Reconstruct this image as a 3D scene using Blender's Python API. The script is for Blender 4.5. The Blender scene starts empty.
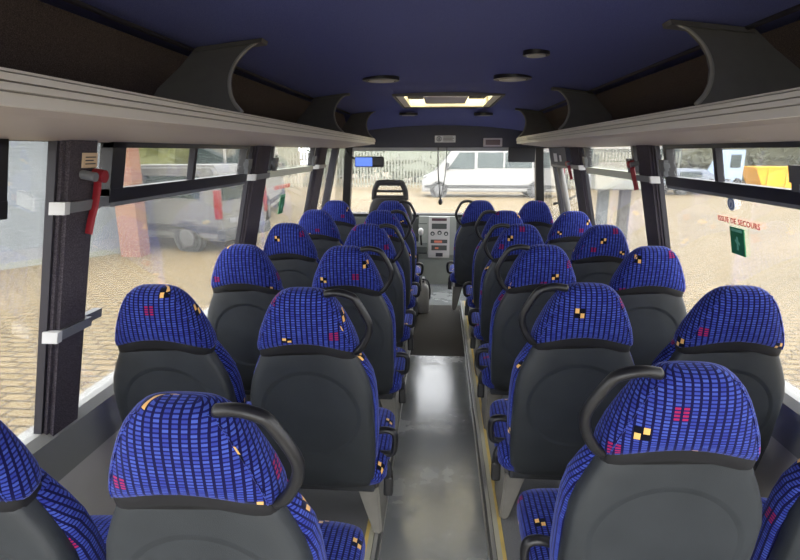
import bpy, bmesh, math, random
from mathutils import Vector, Matrix
random.seed(7)
C = bpy.context.scene.collection
PI = math.pi
R = math.radians

# ------------------------------------------------------------------ mesh helpers
def box(bm, x0, x1, y0, y1, z0, z1, bev=0.0):
    vs = [bm.verts.new((x, y, z)) for x in (x0, x1) for y in (y0, y1) for z in (z0, z1)]
    fs = [bm.faces.new([vs[i] for i in q]) for q in
          ((0, 1, 3, 2), (4, 6, 7, 5), (0, 4, 5, 1), (2, 3, 7, 6), (0, 2, 6, 4), (1, 5, 7, 3))]
    if bev:
        es = list({e for f in fs for e in f.edges})
        bmesh.ops.bevel(bm, geom=es, offset=bev, segments=2, affect='EDGES', profile=0.6)

def hexa(bm, P):
    """P: 8 corners, bottom four (ccw) then top four"""
    v = [bm.verts.new(p) for p in P]
    for q in ((0, 3, 2, 1), (4, 5, 6, 7), (0, 1, 5, 4), (1, 2, 6, 5), (2, 3, 7, 6), (3, 0, 4, 7)):
        bm.faces.new([v[i] for i in q])

def prism(bm, poly, axis, a, b):
    """extrude a 2D polygon; axis 'y': poly is (x,z); axis 'x': poly is (y,z); axis 'z': poly is (x,y)"""
    def P(p, t):
        return {'y': (p[0], t, p[1]), 'x': (t, p[0], p[1]), 'z': (p[0], p[1], t)}[axis]
    A = [bm.verts.new(P(p, a)) for p in poly]
    B = [bm.verts.new(P(p, b)) for p in poly]
    n = len(poly)
    bm.faces.new(A[::-1]); bm.faces.new(B)
    for i in range(n):
        j = (i + 1) % n
        bm.faces.new((A[i], A[j], B[j], B[i]))

def rings_to_mesh(bm, rings, cap=True):
    V = [[bm.verts.new(p) for p in r] for r in rings]
    n = len(V[0])
    for a, b in zip(V[:-1], V[1:]):
        for i in range(n):
            j = (i + 1) % n
            bm.faces.new((a[i], a[j], b[j], b[i]))
    if cap:
        bm.faces.new(V[0][::-1]); bm.faces.new(V[-1])

def loft(bm, st, f, n=36, seam=None):
    """st: list of (s, hx, n0, hn, exponent); f maps (x, nn, s) to a point; seam 1 or -1 lays cloth UVs, opened on that side"""
    rings, U, Vv = [], [], []
    t0 = 0 if seam is None else (PI / 2 if seam > 0 else -PI / 2)
    v = 0
    for k, (s, hx, n0, hn, e) in enumerate(st):
        r = []
        for i in range(n):
            t = t0 + 2 * PI * i / n
            c, d = math.cos(t), math.sin(t)
            x = hx * math.copysign(abs(c) ** (2 / e), c)
            y = n0 + hn * math.copysign(abs(d) ** (2 / e), d)
            r.append(Vector(f(x, y, s)))
        if k:
            p = st[k - 1]; v += math.hypot(s - p[0], (hn - p[3]) * .8)
        u = [0]
        for i in range(n): u.append(u[-1] + (r[(i + 1) % n] - r[i]).length)
        sg_ = 1 if seam is None or seam > 0 else -1
        U.append([sg_ * (q - u[-1] / 2) for q in u]); Vv.append(v)
        rings.append(r)
    V = [[bm.verts.new(p) for p in r] for r in rings]
    L = bm.loops.layers.uv.new('UVMap') if seam is not None and not bm.loops.layers.uv else (bm.loops.layers.uv.active if seam is not None else None)
    for k in range(len(V) - 1):
        for i in range(n):
            j = (i + 1) % n
            fc = bm.faces.new((V[k][i], V[k][j], V[k + 1][j], V[k + 1][i]))
            if L is not None:
                for l, q in zip(fc.loops, ((k, i), (k, i + 1), (k + 1, i + 1), (k + 1, i))): l[L].uv = (U[q[0]][q[1]], Vv[q[0]])
    for k, r in ((0, V[0][::-1]), (-1, V[-1])):
        fc = bm.faces.new(r)
        if L is not None:
            y_ = min(l.vert.co.y for l in fc.loops)
            for l in fc.loops: l[L].uv = (l.vert.co.x, Vv[k] + (l.vert.co.y - y_ if k else 0))

def catmull(pts, k=6):
    pts = [Vector(p) for p in pts]
    q = [pts[0]] + pts + [pts[-1]]
    out = []
    for i in range(1, len(q) - 2):
        p0, p1, p2, p3 = q[i - 1:i + 3]
        for j in range(k):
            t = j / k
            out.append(0.5 * ((2 * p1) + (-p0 + p2) * t + (2 * p0 - 5 * p1 + 4 * p2 - p3) * t * t + (-p0 + 3 * p1 - 3 * p2 + p3) * t ** 3))
    out.append(pts[-1])
    return out

def tube(bm, pts, r, n=10, k=6, flat=1.0):
    P = catmull(pts, k) if k > 1 else [Vector(p) for p in pts]
    rings = []
    up = None
    for i, p in enumerate(P):
        t = (P[min(i + 1, len(P) - 1)] - P[max(i - 1, 0)]).normalized()
        if up is None:
            up = t.cross(Vector((0.13, 0.95, 0.21))).normalized()
        up = (up - t * up.dot(t)).normalized()
        w = t.cross(up)
        rings.append([p + up * (r * math.cos(2 * PI * j / n)) + w * (r * flat * math.sin(2 * PI * j / n)) for j in range(n)])
    rings_to_mesh(bm, rings)

def disc(bm, c, axis, r0, r1, h, n=32):
    """frustum: centre of base c, along axis vector, radii r0 -> r1"""
    a = Vector(axis).normalized()
    u = a.orthogonal().normalized(); w = a.cross(u)
    c = Vector(c)
    rings_to_mesh(bm, [[c + a * (h * k) + u * (r * math.cos(2 * PI * i / n)) + w * (r * math.sin(2 * PI * i / n)) for i in range(n)] for k, r in ((0, r0), (1, r1))])

def annulus(bm, c, axis, r0, r1, h, n=32):
    a = Vector(axis).normalized()
    u = a.orthogonal().normalized(); w = a.cross(u)
    c = Vector(c)
    def ring(r, k): return [bm.verts.new(c + a * (h * k) + u * (r * math.cos(2 * PI * i / n)) + w * (r * math.sin(2 * PI * i / n))) for i in range(n)]
    L = [ring(r0, 0), ring(r1, 0), ring(r1, 1), ring(r0, 1)]
    for k in range(4):
        A, B = L[k], L[(k + 1) % 4]
        for i in range(n):
            j = (i + 1) % n
            bm.faces.new((A[i], A[j], B[j], B[i]))

def B(fn=None, *a, **k):
    bm = bmesh.new()
    if fn: fn(bm, *a, **k)
    return bm

def obj(name, bm, mat, parent=None, smooth=False, uv=False, loc=None):
    bmesh.ops.recalc_face_normals(bm, faces=bm.faces)
    if uv:
        L = bm.loops.layers.uv.new('UVMap')
        for f in bm.faces:
            n = f.normal
            ax, ay, az = abs(n.x), abs(n.y), abs(n.z)
            for l in f.loops:
                p = l.vert.co
                if ax > 0.8: l[L].uv = (p.y, p.z)
                else: l[L].uv = (p.x, (p.z + p.y) / .85 if uv == 1 else p.y)
    me = bpy.data.meshes.new(name)
    bm.to_mesh(me); bm.free()
    me.materials.append(mat)
    if smooth:
        for p in me.polygons: p.use_smooth = True
    o = bpy.data.objects.new(name, me)
    C.objects.link(o)
    if smooth == 'auto':
        es = o.modifiers.new('es', 'EDGE_SPLIT'); es.split_angle = R(40)
    if parent: o.parent = parent
    if loc: o.location = loc
    return o

def tag(o, label, cat, group=None, kind=None):
    o['label'] = label; o['category'] = cat
    if group: o['group'] = group
    if kind: o['kind'] = kind
    return o

def thing(name, label, cat, loc=(0, 0, 0), rz=0, group=None, kind=None):
    o = bpy.data.objects.new(name, None); C.objects.link(o)
    o.empty_display_size = .05
    o.location = loc; o.rotation_euler = (0, 0, rz)
    return tag(o, label, cat, group, kind)

def struct(name, bm=None, mat=None, **k):
    if bm is None:
        o = bpy.data.objects.new(name, None); C.objects.link(o)
    else:
        o = obj(name, bm, mat, **k)
    if not o.parent: o['kind'] = 'structure'
    return o

def copy_tree(o, parent=None):
    c = o.copy(); C.objects.link(c)
    if parent: c.parent = parent
    for ch in list(o.children): copy_tree(ch, c)
    return c

# ------------------------------------------------------------------ materials
def s2l(c):
    return tuple(((v / 255) / 12.92 if v / 255 <= .04045 else ((v / 255 + .055) / 1.055) ** 2.4) for v in c) + (1,)

class N:
    def __init__(s, name):
        s.m = bpy.data.materials.new(name); s.m.use_nodes = True
        s.t = s.m.node_tree; s.t.nodes.clear()
        s.out = s.n('ShaderNodeOutputMaterial')
    def n(s, typ, **kw):
        x = s.t.nodes.new(typ)
        for k, v in kw.items(): setattr(x, k, v)
        return x
    def l(s, a, b): s.t.links.new(a, b)
    def val(s, sock, v):
        if hasattr(v, 'is_output') or isinstance(v, bpy.types.NodeSocket): s.l(v, sock)
        else: sock.default_value = v
    def math(s, op, a, b=0.0, c=0.0):
        x = s.n('ShaderNodeMath', operation=op)
        s.val(x.inputs[0], a); s.val(x.inputs[1], b)
        if len(x.inputs) > 2: s.val(x.inputs[2], c)
        return x.outputs[0]
    def mix(s, f, a, b):
        x = s.n('ShaderNodeMix', data_type='RGBA')
        s.val(x.inputs[0], f); s.val(x.inputs[6], a); s.val(x.inputs[7], b)
        return x.outputs[2]
    def ramp(s, f, stops):
        x = s.n('ShaderNodeValToRGB'); s.l(f, x.inputs[0])
        while len(x.color_ramp.elements) < len(stops): x.color_ramp.elements.new(.5)
        for e, (p, c) in zip(x.color_ramp.elements, stops): e.position = p; e.color = c
        return x.outputs[0]
    def noise(s, scale, detail=2, vec=None, rough=.5):
        x = s.n('ShaderNodeTexNoise'); x.inputs['Scale'].default_value = scale
        x.inputs['Detail'].default_value = detail; x.inputs['Roughness'].default_value = rough
        if vec is None: vec = s.n('ShaderNodeTexCoord').outputs['Object']
        s.l(vec, x.inputs['Vector'])
        return x.outputs['Fac']
    def bsdf(s, col, rough=.6, metal=0, spec=.5, bump=None, bstr=.2, bdist=.002, **kw):
        b = s.n('ShaderNodeBsdfPrincipled')
        s.val(b.inputs['Base Color'], col); s.val(b.inputs['Roughness'], rough)
        b.inputs['Metallic'].default_value = metal
        b.inputs['Specular IOR Level'].default_value = spec
        for k, v in kw.items(): s.val(b.inputs[k.replace('_', ' ')], v)
        if bump is not None:
            q = s.n('ShaderNodeBump'); q.inputs['Strength'].default_value = bstr; q.inputs['Distance'].default_value = bdist
            s.l(bump, q.inputs['Height']); s.l(q.outputs[0], b.inputs['Normal'])
        return b.outputs[0]
    def done(s, sh):
        s.l(sh, s.out.inputs['Surface']); return s.m

def plain(name, rgb, rough=.6, metal=0, spec=.5, var=.0, vs=20, bump=0, bs=400, **kw):
    m = N(name); col = s2l(rgb)
    if var:
        f = m.noise(vs, 4)
        lo = tuple(v * (1 - var) for v in col[:3]) + (1,); hi = tuple(min(1, v * (1 + var)) for v in col[:3]) + (1,)
        col = m.ramp(f, [(.3, lo), (.7, hi)])
    bp = m.noise(bs, 2) if bump else None
    return m.done(m.bsdf(col, rough, metal, spec, bump=bp, bstr=bump, **kw))
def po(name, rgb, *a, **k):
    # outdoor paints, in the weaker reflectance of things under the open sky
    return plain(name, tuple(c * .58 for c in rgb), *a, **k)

def speckle(name, rgb, rgb2, scale, rough=.8, lo=.45, hi=.62, bump=.3):
    m = N(name); f = m.noise(scale, 2)
    return m.done(m.bsdf(m.ramp(f, [(lo, s2l(rgb)), (hi, s2l(rgb2))]), rough, bump=f, bstr=bump, spec=.2))

def fabric():
    m = N('checked_moquette')
    uv = m.n('ShaderNodeUVMap'); uv.uv_map = 'UVMap'
    sp = m.n('ShaderNodeSeparateXYZ'); m.l(uv.outputs[0], sp.inputs[0])
    rnd = m.n('ShaderNodeObjectInfo').outputs['Random']
    cw, ch = .0158, .0076
    ou = m.math('FLOOR', m.math('MULTIPLY', rnd, 97)); ov = m.math('FLOOR', m.math('MULTIPLY', rnd, 541))
    u = m.math('ADD', m.math('ADD', m.math('DIVIDE', sp.outputs[0], cw), ou), 600)
    v = m.math('ADD', m.math('ADD', m.math('DIVIDE', sp.outputs[1], ch), ov), 600)
    fu, fv = m.math('FRACT', u), m.math('FRACT', v)
    iu, iv = m.math('FLOOR', u), m.math('FLOOR', v)
    # cell interior masks
    du = m.math('LESS_THAN', m.math('ABSOLUTE', m.math('SUBTRACT', fu, .5)), .33)
    dv = m.math('LESS_THAN', m.math('ABSOLUTE', m.math('SUBTRACT', fv, .5)), .30)
    cell = m.math('MULTIPLY', du, dv)
    # wobble of brightness between cells
    cmb = m.n('ShaderNodeCombineXYZ'); m.l(iu, cmb.inputs[0]); m.l(iv, cmb.inputs[1])
    wn = m.n('ShaderNodeTexWhiteNoise', noise_dimensions='2D'); m.l(cmb.outputs[0], wn.inputs['Vector'])
    base = m.mix(wn.outputs['Value'], s2l((48, 60, 146)), s2l((71, 91, 178)))
    lines = m.mix(du, s2l((15, 14, 62)), s2l((26, 27, 94)))
    col = m.mix(cell, lines, base)
    pu, pv = 19, 38
    def motif(au, av, du_, dv_, w, h):
        mu = m.math('MODULO', m.math('ADD', iu, au), pu); mv = m.math('MODULO', m.math('ADD', iv, av), pv)
        a = m.math('LESS_THAN', m.math('ABSOLUTE', m.math('SUBTRACT', mu, du_)), w)
        b = m.math('LESS_THAN', m.math('ABSOLUTE', m.math('SUBTRACT', mv, dv_)), h)
        return m.math('MULTIPLY', a, b)
    red = m.math('MULTIPLY', m.math('MAXIMUM', motif(0, 0, 2.5, 6.5, .6, 1.6), motif(0, 0, 9.5, 20.5, .6, 1.6)), cell)
    col = m.mix(red, col, s2l((158, 32, 84)))
    blk = m.math('MAXIMUM', motif(0, 0, 5.5, 13.5, .6, 1.6), motif(0, 0, 12.5, 3.5, .6, 1.6))
    col = m.mix(blk, col, s2l((8, 8, 20)))
    duw = m.math('LESS_THAN', m.math('ABSOLUTE', m.math('SUBTRACT', fu, .5)), .37)
    yel = m.math('MAXIMUM', m.math('MAXIMUM', motif(0, 0, 5, 12.5, .3, .6), motif(0, 0, 6, 14.5, .3, .6)),
                 m.math('MAXIMUM', motif(0, 0, 12, 4.5, .3, .6), motif(0, 0, 13, 2.5, .3, .6)))
    # squash each yellow square to ~ one and a half cells
    col = m.mix(m.math('MULTIPLY', yel, duw), col, s2l((240, 190, 110)))
    b = m.bsdf(col, .85, bump=m.math('ADD', m.math('MULTIPLY', cell, .6), m.noise(900, 2)), bstr=.25, spec=.15,
               Sheen_Weight=.35, Sheen_Roughness=.4, Sheen_Tint=s2l((170, 180, 255)))
    return m.done(b)

def shell_mat():
    m = N('grey_shell_plastic')
    tc = m.n('ShaderNodeTexCoord').outputs['Object']
    sp = m.n('ShaderNodeSeparateXYZ'); m.l(tc, sp.inputs[0])
    dx = sp.outputs[0]; dz = m.math('SUBTRACT', sp.outputs[2], .595)
    r = m.math('SQRT', m.math('ADD', m.math('MULTIPLY', dx, dx), m.math('MULTIPLY', dz, dz)))
    ring = m.math('SMOOTH_MIN', m.math('MULTIPLY', m.math('SUBTRACT', r, .15), 80), 1.0, .3)
    ring = m.math('MAXIMUM', ring, 0)
    h = m.math('ADD', m.math('MULTIPLY', ring, 1.0), m.math('MULTIPLY', m.noise(700, 2), .1))
    f = m.noise(9, 4)
    col = m.ramp(f, [(.3, s2l((41, 45, 48))), (.75, s2l((50, 54, 57)))])
    return m.done(m.bsdf(col, .5, bump=h, bstr=.9, bdist=.004, spec=.5))

def glass_mat(name, haze=.06, tint=(1, 1, 1, 1), streak=True, gl=.05, drops=True):
    m = N(name)
    tr = m.n('ShaderNodeBsdfTransparent'); tr.inputs[0].default_value = tint
    df = m.n('ShaderNodeBsdfDiffuse'); df.inputs[0].default_value = (.85, .86, .84, 1)
    tl = m.n('ShaderNodeBsdfTranslucent'); tl.inputs[0].default_value = (.85, .86, .84, 1)
    md = m.n('ShaderNodeMixShader'); md.inputs[0].default_value = .85
    m.l(df.outputs[0], md.inputs[1]); m.l(tl.outputs[0], md.inputs[2])
    f1 = m.noise(3.5, 5, rough=.65); f2 = m.noise(60, 3)
    fac = m.math('MULTIPLY', m.math('ADD', m.math('MULTIPLY', f1, 1.3), m.math('MULTIPLY', f2, .5)), haze)
    if drops:
        vo = m.n('ShaderNodeTexVoronoi'); vo.inputs['Scale'].default_value = 70
        m.l(m.n('ShaderNodeTexCoord').outputs['Object'], vo.inputs['Vector'])
        d = m.math('LESS_THAN', vo.outputs['Distance'], .13)
        fac = m.math('ADD', fac, m.math('MULTIPLY', d, m.math('MULTIPLY', m.math('GREATER_THAN', f1, .5), .08)))
    mx = m.n('ShaderNodeMixShader'); m.l(fac, mx.inputs[0]); m.l(tr.outputs[0], mx.inputs[1]); m.l(md.outputs[0], mx.inputs[2])
    g = m.n('ShaderNodeBsdfGlossy'); g.inputs['Roughness'].default_value = .03
    fr = m.n('ShaderNodeFresnel'); fr.inputs[0].default_value = 1.45
    fm = m.math('MINIMUM', m.math('MULTIPLY', fr.outputs[0], .8), .35)
    m2 = m.n('ShaderNodeMixShader'); m.l(fm, m2.inputs[0]); m.l(mx.outputs[0], m2.inputs[1]); m.l(g.outputs[0], m2.inputs[2])
    return m.done(m2.outputs[0])

def aisle_mat():
    m = N('wet_grey_vinyl')
    f = m.noise(1.7, 5, rough=.6); g = m.noise(500, 2); w = m.noise(14, 3)
    wet = m.math('ADD', m.math('MULTIPLY', f, .85), m.math('MULTIPLY', w, .15))
    rough = m.ramp(wet, [(.50, (.16,) * 3 + (1,)), (.60, (.34,) * 3 + (1,))])
    wd = m.ramp(wet, [(.50, (.72, .72, .72, 1)), (.60, (1, 1, 1, 1))])
    base = m.ramp(g, [(.35, s2l((132, 136, 137))), (.65, s2l((170, 174, 175)))])
    x = m.n('ShaderNodeMix', data_type='RGBA', blend_type='MULTIPLY'); x.inputs[0].default_value = 1
    m.l(base, x.inputs[6]); m.l(wd, x.inputs[7])
    return m.done(m.bsdf(x.outputs[2], rough, bump=m.math('ADD', m.math('MULTIPLY', w, 2.0), g), bstr=.08, spec=.9))

def paving_mat():
    m = N('beige_block_paving')
    tc = m.n('ShaderNodeTexCoord').outputs['Object']
    br = m.n('ShaderNodeTexBrick'); m.l(tc, br.inputs['Vector'])
    br.inputs['Scale'].default_value = 1.7
    br.inputs['Color1'].default_value = s2l((134, 117, 86)); br.inputs['Color2'].default_value = s2l((124, 108, 76))
    br.inputs['Mortar'].default_value = s2l((74, 62, 42)); br.inputs['Mortar Size'].default_value = .03
    f = m.noise(.35, 5)
    dirt = m.ramp(f, [(.35, (.82, .82, .80, 1)), (.6, (1, 1, 1, 1))])
    x = m.n('ShaderNodeMix', data_type='RGBA', blend_type='MULTIPLY'); x.inputs[0].default_value = 1
    m.l(br.outputs[0], x.inputs[6]); m.l(dirt, x.inputs[7])
    return m.done(m.bsdf(x.outputs[2], .7, spec=.3))

def brick_mat():
    m = N('orange_brickwork')
    tc = m.n('ShaderNodeTexCoord').outputs['Object']
    mp = m.n('ShaderNodeMapping'); mp.inputs['Rotation'].default_value = (R(90), 0, 0); m.l(tc, mp.inputs[0])
    br = m.n('ShaderNodeTexBrick'); m.l(mp.outputs[0], br.inputs['Vector'])
    br.inputs['Scale'].default_value = 3.2
    br.inputs['Color1'].default_value = s2l((129, 89, 67)); br.inputs['Color2'].default_value = s2l((118, 77, 57))
    br.inputs['Mortar'].default_value = s2l((129, 114, 99))
    return m.done(m.bsdf(br.outputs[0], .9))

def cladding_mat():
    m = N('pale_blue_grey_cladding')
    w = m.n('ShaderNodeTexWave', wave_type='BANDS', bands_direction='Z'); w.inputs['Scale'].default_value = 4
    m.l(m.n('ShaderNodeTexCoord').outputs['Object'], w.inputs['Vector'])
    col = m.ramp(w.outputs['Fac'], [(.0, s2l((90, 96, 99))), (.15, s2l((105, 111, 115))), (1, s2l((110, 116, 119)))])
    return m.done(m.bsdf(col, .55))

def foliage_mat(name, a, b, sc=6):
    m = N(name)
    a, b = [tuple(q * .62 for q in c) for c in (a, b)]
    return m.done(m.bsdf(m.ramp(m.noise(sc, 6, rough=.8), [(.35, s2l(a)), (.65, s2l(b))]), .9, spec=.1))

M = {}
M['fabric'] = fabric()
M['shell'] = shell_mat()
M['black'] = plain('black_rubber_plastic', (28, 28, 30), .38, spec=.5)
M['band'] = plain('black_elastic_band', (18, 18, 22), .7)
M['pan'] = plain('dark_seat_pan', (42, 44, 48), .6)
M['leg'] = plain('grey_painted_leg', (126, 123, 116), .5, var=.08)
M['slat'] = plain('driver_seat_plastic', (44, 42, 42), .6)
M['aisle'] = aisle_mat()
M['platform'] = speckle('grey_speckled_vinyl', (120, 120, 122), (142, 142, 142), 260, .7)
M['mat'] = speckle('dark_ribbed_mat', (58, 56, 54), (84, 82, 78), 300, .9)
M['yellow'] = plain('yellow_edge_marking', (222, 194, 112), .5, var=.15, vs=9)
M['cream_strip'] = plain('cream_floor_strip', (186, 182, 160), .5)
M['alu'] = plain('brushed_aluminium', (200, 200, 198), .28, metal=.8)
M['sill'] = plain('pale_grey_sill', (134, 134, 130), .45)
M['wall'] = plain('mid_grey_wall_plastic', (190, 186, 180), .55, var=.05, vs=4, bump=.1)
M['carpet'] = speckle('charcoal_wall_carpet', (66, 58, 56), (96, 86, 80), 420, .95)
M['pillar'] = speckle('charcoal_pillar_fabric', (58, 54, 60), (92, 86, 92), 500, .9)
M['pillar_dark'] = plain('dark_pillar_edge', (34, 32, 40), .6)
M['ceiling'] = speckle('navy_ceiling_fabric', (92, 98, 148), (108, 115, 166), 500, .9, bump=.15)
M['header'] = plain('dark_navy_header', (52, 55, 68), .6, var=.05)
M['rack_under'] = plain('warm_grey_shelf', (178, 168, 160), .5, var=.03, vs=3)
M['rack_edge'] = plain('ridged_edge_aluminium', (212, 209, 202), .4, metal=.0)
M['groove'] = plain('edge_groove', (150, 148, 146), .6)
M['gusset'] = plain('dark_olive_gusset', (98, 96, 90), .55, var=.06)
M['gusset_edge'] = plain('gusset_edge_light', (150, 148, 138), .35)
M['frame'] = plain('black_window_frame', (26, 26, 30), .4)
M['latch'] = plain('grey_latch', (84, 86, 88), .45)
M['rail'] = plain('pale_green_rail', (206, 210, 190), .5)
M['glass'] = glass_mat('dirty_window_glass', .042)
M['wglass'] = glass_mat('windscreen_glass', .032, drops=False)
M['hglass'] = glass_mat('hopper_glass', .035)
M['clamp'] = plain('grey_clamp', (112, 114, 117), .45)
M['clamp_w'] = plain('pale_clamp_end', (196, 196, 194), .4)
M['red'] = plain('red_strap', (142, 26, 38), .5)
M['redtext'] = plain('red_lettering', (200, 60, 50), .6)
M['green'] = plain('green_sticker', (20, 112, 70), .6)
M['green_l'] = plain('pale_green_mark', (120, 190, 160), .6)
M['white'] = plain('white_plastic', (225, 225, 222), .45)
M['paper'] = plain('white_label', (208, 212, 214), .7)
M['beige_label'] = plain('beige_label', (205, 180, 150), .7)
M['ink'] = plain('dark_print', (40, 44, 60), .7)
M['bluegrey'] = plain('blue_grey_print', (110, 130, 170), .7)
M['cream'] = plain('cream_hatch_frame', (252, 242, 205), .5)
M['hgrey'] = plain('hatch_grey', (178, 172, 178), .5)
M['display'] = plain('dark_red_display', (70, 42, 48), .3)
M['silver'] = plain('silver_console', (188, 186, 184), .4, metal=.2)
M['dash'] = plain('grey_dashboard', (136, 140, 134), .6, var=.06, vs=8)
M['dash_d'] = plain('dark_dashboard', (62, 66, 64), .6)
M['orange'] = plain('pale_red_mark', (206, 120, 96), .5)
M['ext'] = plain('grey_extinguisher', (170, 168, 162), .35, metal=.3)
M['mirror'] = plain('mirror_glass', (60, 80, 140), .15, metal=1)
M['vinyl_fog'] = plain('grey_sun_band', (168, 170, 172), .5)

# ------------------------------------------------------------------ camera
cam = bpy.data.cameras.new('camera'); cam.lens = 530 / 800 * 36; cam.sensor_width = 36
cam.clip_start = .05; cam.clip_end = 400
co = bpy.data.objects.new('camera', cam); C.objects.link(co)
co.location = (0, 0, 1.52); co.rotation_euler = (R(90 - 13.68), 0, R(4.3))
bpy.context.scene.camera = co

# ------------------------------------------------------------------ bus body
X0 = {-1: 1.0, 1: 1.04}
def xw(sg, z, d=0.0):            # inner face of the side wall, d metres into the cabin
    return sg * (X0[sg] + (1.52 - z) * .22 - d)
def wbox(bm, sg, y0, y1, z0, z1, d0, d1, sl=0.0):
    """box on the leaning side wall between depth d0 and d1 into the cabin; sl shifts the top along y"""
    P = []
    for z, s in ((z0, 0), (z1, sl)):
        for (y, d) in ((y0 + s, d0), (y1 + s, d0), (y1 + s, d1), (y0 + s, d1)):
            P.append((xw(sg, z, d), y, z))
    hexa(bm, P)

YB, YF = -1.0, 6.75
PZ = .10                          # seat platform height
ZS = .70                          # sill height
# floor and platforms
struct('floor', B(box, -.215, .215, YB, 3.81, -.05, 0), M['aisle'])
struct('floor_mat', B(box, -.215, .215, 3.81, 5.17, -.05, .004), M['mat'])
struct('floor_cab', B(box, -1.25, 1.27, 5.17, 6.42, -.05, 0), M['aisle'])
for sg, nm in ((-1, 'left'), (1, 'right')):
    xo = xw(sg, ZS, -.02)
    bm = bmesh.new(); box(bm, min(sg * .235, xo), max(sg * .235, xo), YB, 5.0, -.05, PZ)
    struct('floor_platform_' + nm, bm, M['platform'])
    bm = bmesh.new(); box(bm, min(sg * .215, sg * .235), max(sg * .215, sg * .235), YB, 5.0, -.05, PZ - .002)
    struct('trim_riser_' + nm, bm, plain('riser_grey_' + nm, (92, 92, 90), .5))
    bm = bmesh.new(); box(bm, min(sg * .212, sg * .226), max(sg * .212, sg * .226), YB, 5.0, PZ - .002, PZ + .004, .001)
    box(bm, min(sg * .209, sg * .2145), max(sg * .209, sg * .2145), YB, 5.0, .0, .012)
    struct('trim_nosing_' + nm, bm, M['alu'])
    bm = bmesh.new(); box(bm, min(sg * .228, sg * .247), max(sg * .228, sg * .247), YB, 5.0, PZ, PZ + .003)
    struct('trim_cream_' + nm, bm, M['cream_strip'])
    bm = bmesh.new(); box(bm, min(sg * .247, sg * .261), max(sg * .247, sg * .261), YB, 5.0, PZ, PZ + .003)
    struct('trim_yellow_' + nm, bm, M['yellow'])
    # lower wall
    bm = bmesh.new()
    xi = xw(sg, ZS); 
    prism(bm, [(xi, -.05), (xi, ZS - .01), (xi + sg * .05, ZS - .01), (xi + sg * .05, -.05)], 'y', YB, 6.42)
    struct('wall_' + nm, bm, M['wall'])
    bm = bmesh.new()
    prism(bm, [(xi - sg * .035, ZS - .045), (xi - sg * .035, ZS - .02), (xi - sg * .012, ZS + .004), (xi + sg * .05, ZS + .004), (xi + sg * .05, ZS - .045)], 'y', YB, 5.05)
    box(bm, min(xi - sg * .012, xi - sg * .004), max(xi - sg * .012, xi - sg * .004), YB, 5.05, .52, .655)
    s = struct('trim_sill_' + nm, bm, M['sill'])
    # cove above the windows, behind the luggage rack
    bm = bmesh.new()
    a = (xw(sg, 1.545), 1.545); b = (sg * (X0[sg] - .03), 1.66); c = (sg * (X0[sg] - .06), 1.78); d = (sg * .93, 1.87)
    prism(bm, [a, b, c, d, (sg * 1.06, 1.90), (sg * 1.10, 1.545)], 'y', YB, 5.75)
    struct('wall_upper_' + nm, bm, M['carpet'])
    bm = bmesh.new(); tube(bm, [(sg * .872, YB, 1.864), (sg * .872, 2.5, 1.864), (sg * .872, 5.2, 1.864)], .008, 8, 1)
    struct('trim_cove_' + nm, bm, M['pillar_dark'])

# ceiling
HX0, HX1, HY0, HY1 = -.345, .435, 4.09, 5.18
def cz(x, y):
    z = 1.935 - .072 * (abs(x) / .9) ** 2.2
    if y > 5.18:
        t = min(1, (y - 5.18) / .46); z -= .165 * t * t * (3 - 2 * t)
    return z
bm = bmesh.new()
xs = sorted([-.94 + i * .12 for i in range(17) if -.94 + i * .12 < .95] + [HX0, HX1, .95])
ys = [YB] + [-.5 + i * .5 for i in range(8)] + [3.5, HY0, 4.6, HY1, 5.23, 5.28, 5.36, 5.44, 5.52, 5.6, 5.66]
ys = sorted(set(ys))
g = {}
for i, x in enumerate(xs):
    for j, y in enumerate(ys):
        g[i, j] = bm.verts.new((x, y, cz(x, y)))
for i in range(len(xs) - 1):
    for j in range(len(ys) - 1):
        if xs[i] >= HX0 - 1e-6 and xs[i + 1] <= HX1 + 1e-6 and ys[j] >= HY0 - 1e-6 and ys[j + 1] <= HY1 + 1e-6: continue
        bm.faces.new((g[i, j], g[i, j + 1], g[i + 1, j + 1], g[i + 1, j]))
ce = struct('ceiling', bm, M['ceiling'], smooth=True)
if ce.data.polygons[0].normal.z > 0: ce.data.flip_normals()
so = ce.modifiers.new('s', 'SOLIDIFY'); so.thickness = .03; so.offset = -1

# header over the windscreen
bm = bmesh.new()
n = 24
top = [(-1.02 + 2.08 * i / n, 1.79 - .10 * abs((i - n / 2) / (n / 2)) ** 2.5) for i in range(n + 1)]
prism(bm, [(-1.02, 1.555)] + top + [(1.06, 1.555)], 'y', 5.60, 5.74)
struct('wall_header', bm, M['header'])

# windscreen
bm = bmesh.new()
hexa(bm, [(-1.12, 6.32, .79), (1.14, 6.32, .79), (1.14, 6.33, .79), (-1.12, 6.33, .79),
          (-1.02, 5.76, 1.585), (1.06, 5.76, 1.585), (1.06, 5.77, 1.585), (-1.02, 5.77, 1.585)])
w1 = struct('window_1'); obj('pane', bm, M['wglass'], w1)
bm = bmesh.new()
hexa(bm, [(-1.0, 5.77, 1.52), (1.04, 5.77, 1.52), (1.04, 5.78, 1.52), (-1.0, 5.78, 1.52),
          (-1.0, 5.735, 1.575), (1.04, 5.735, 1.575), (1.04, 5.745, 1.575), (-1.0, 5.745, 1.575)])
obj('sun_band', bm, M['vinyl_fog'], w1)
bm = bmesh.new()
for sg in (-1, 1):
    x1, x0 = xw(sg, .8), xw(sg, 1.58)
    hexa(bm, [(x1 - sg * .07, 6.30, .72), (x1 + sg * .02, 6.30, .72), (x1 + sg * .02, 6.40, .72), (x1 - sg * .07, 6.40, .72),
              (x0 - sg * .06, 5.70, 1.60), (x0 + sg * .02, 5.70, 1.60), (x0 + sg * .02, 5.80, 1.60), (x0 - sg * .06, 5.80, 1.60)])
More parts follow.
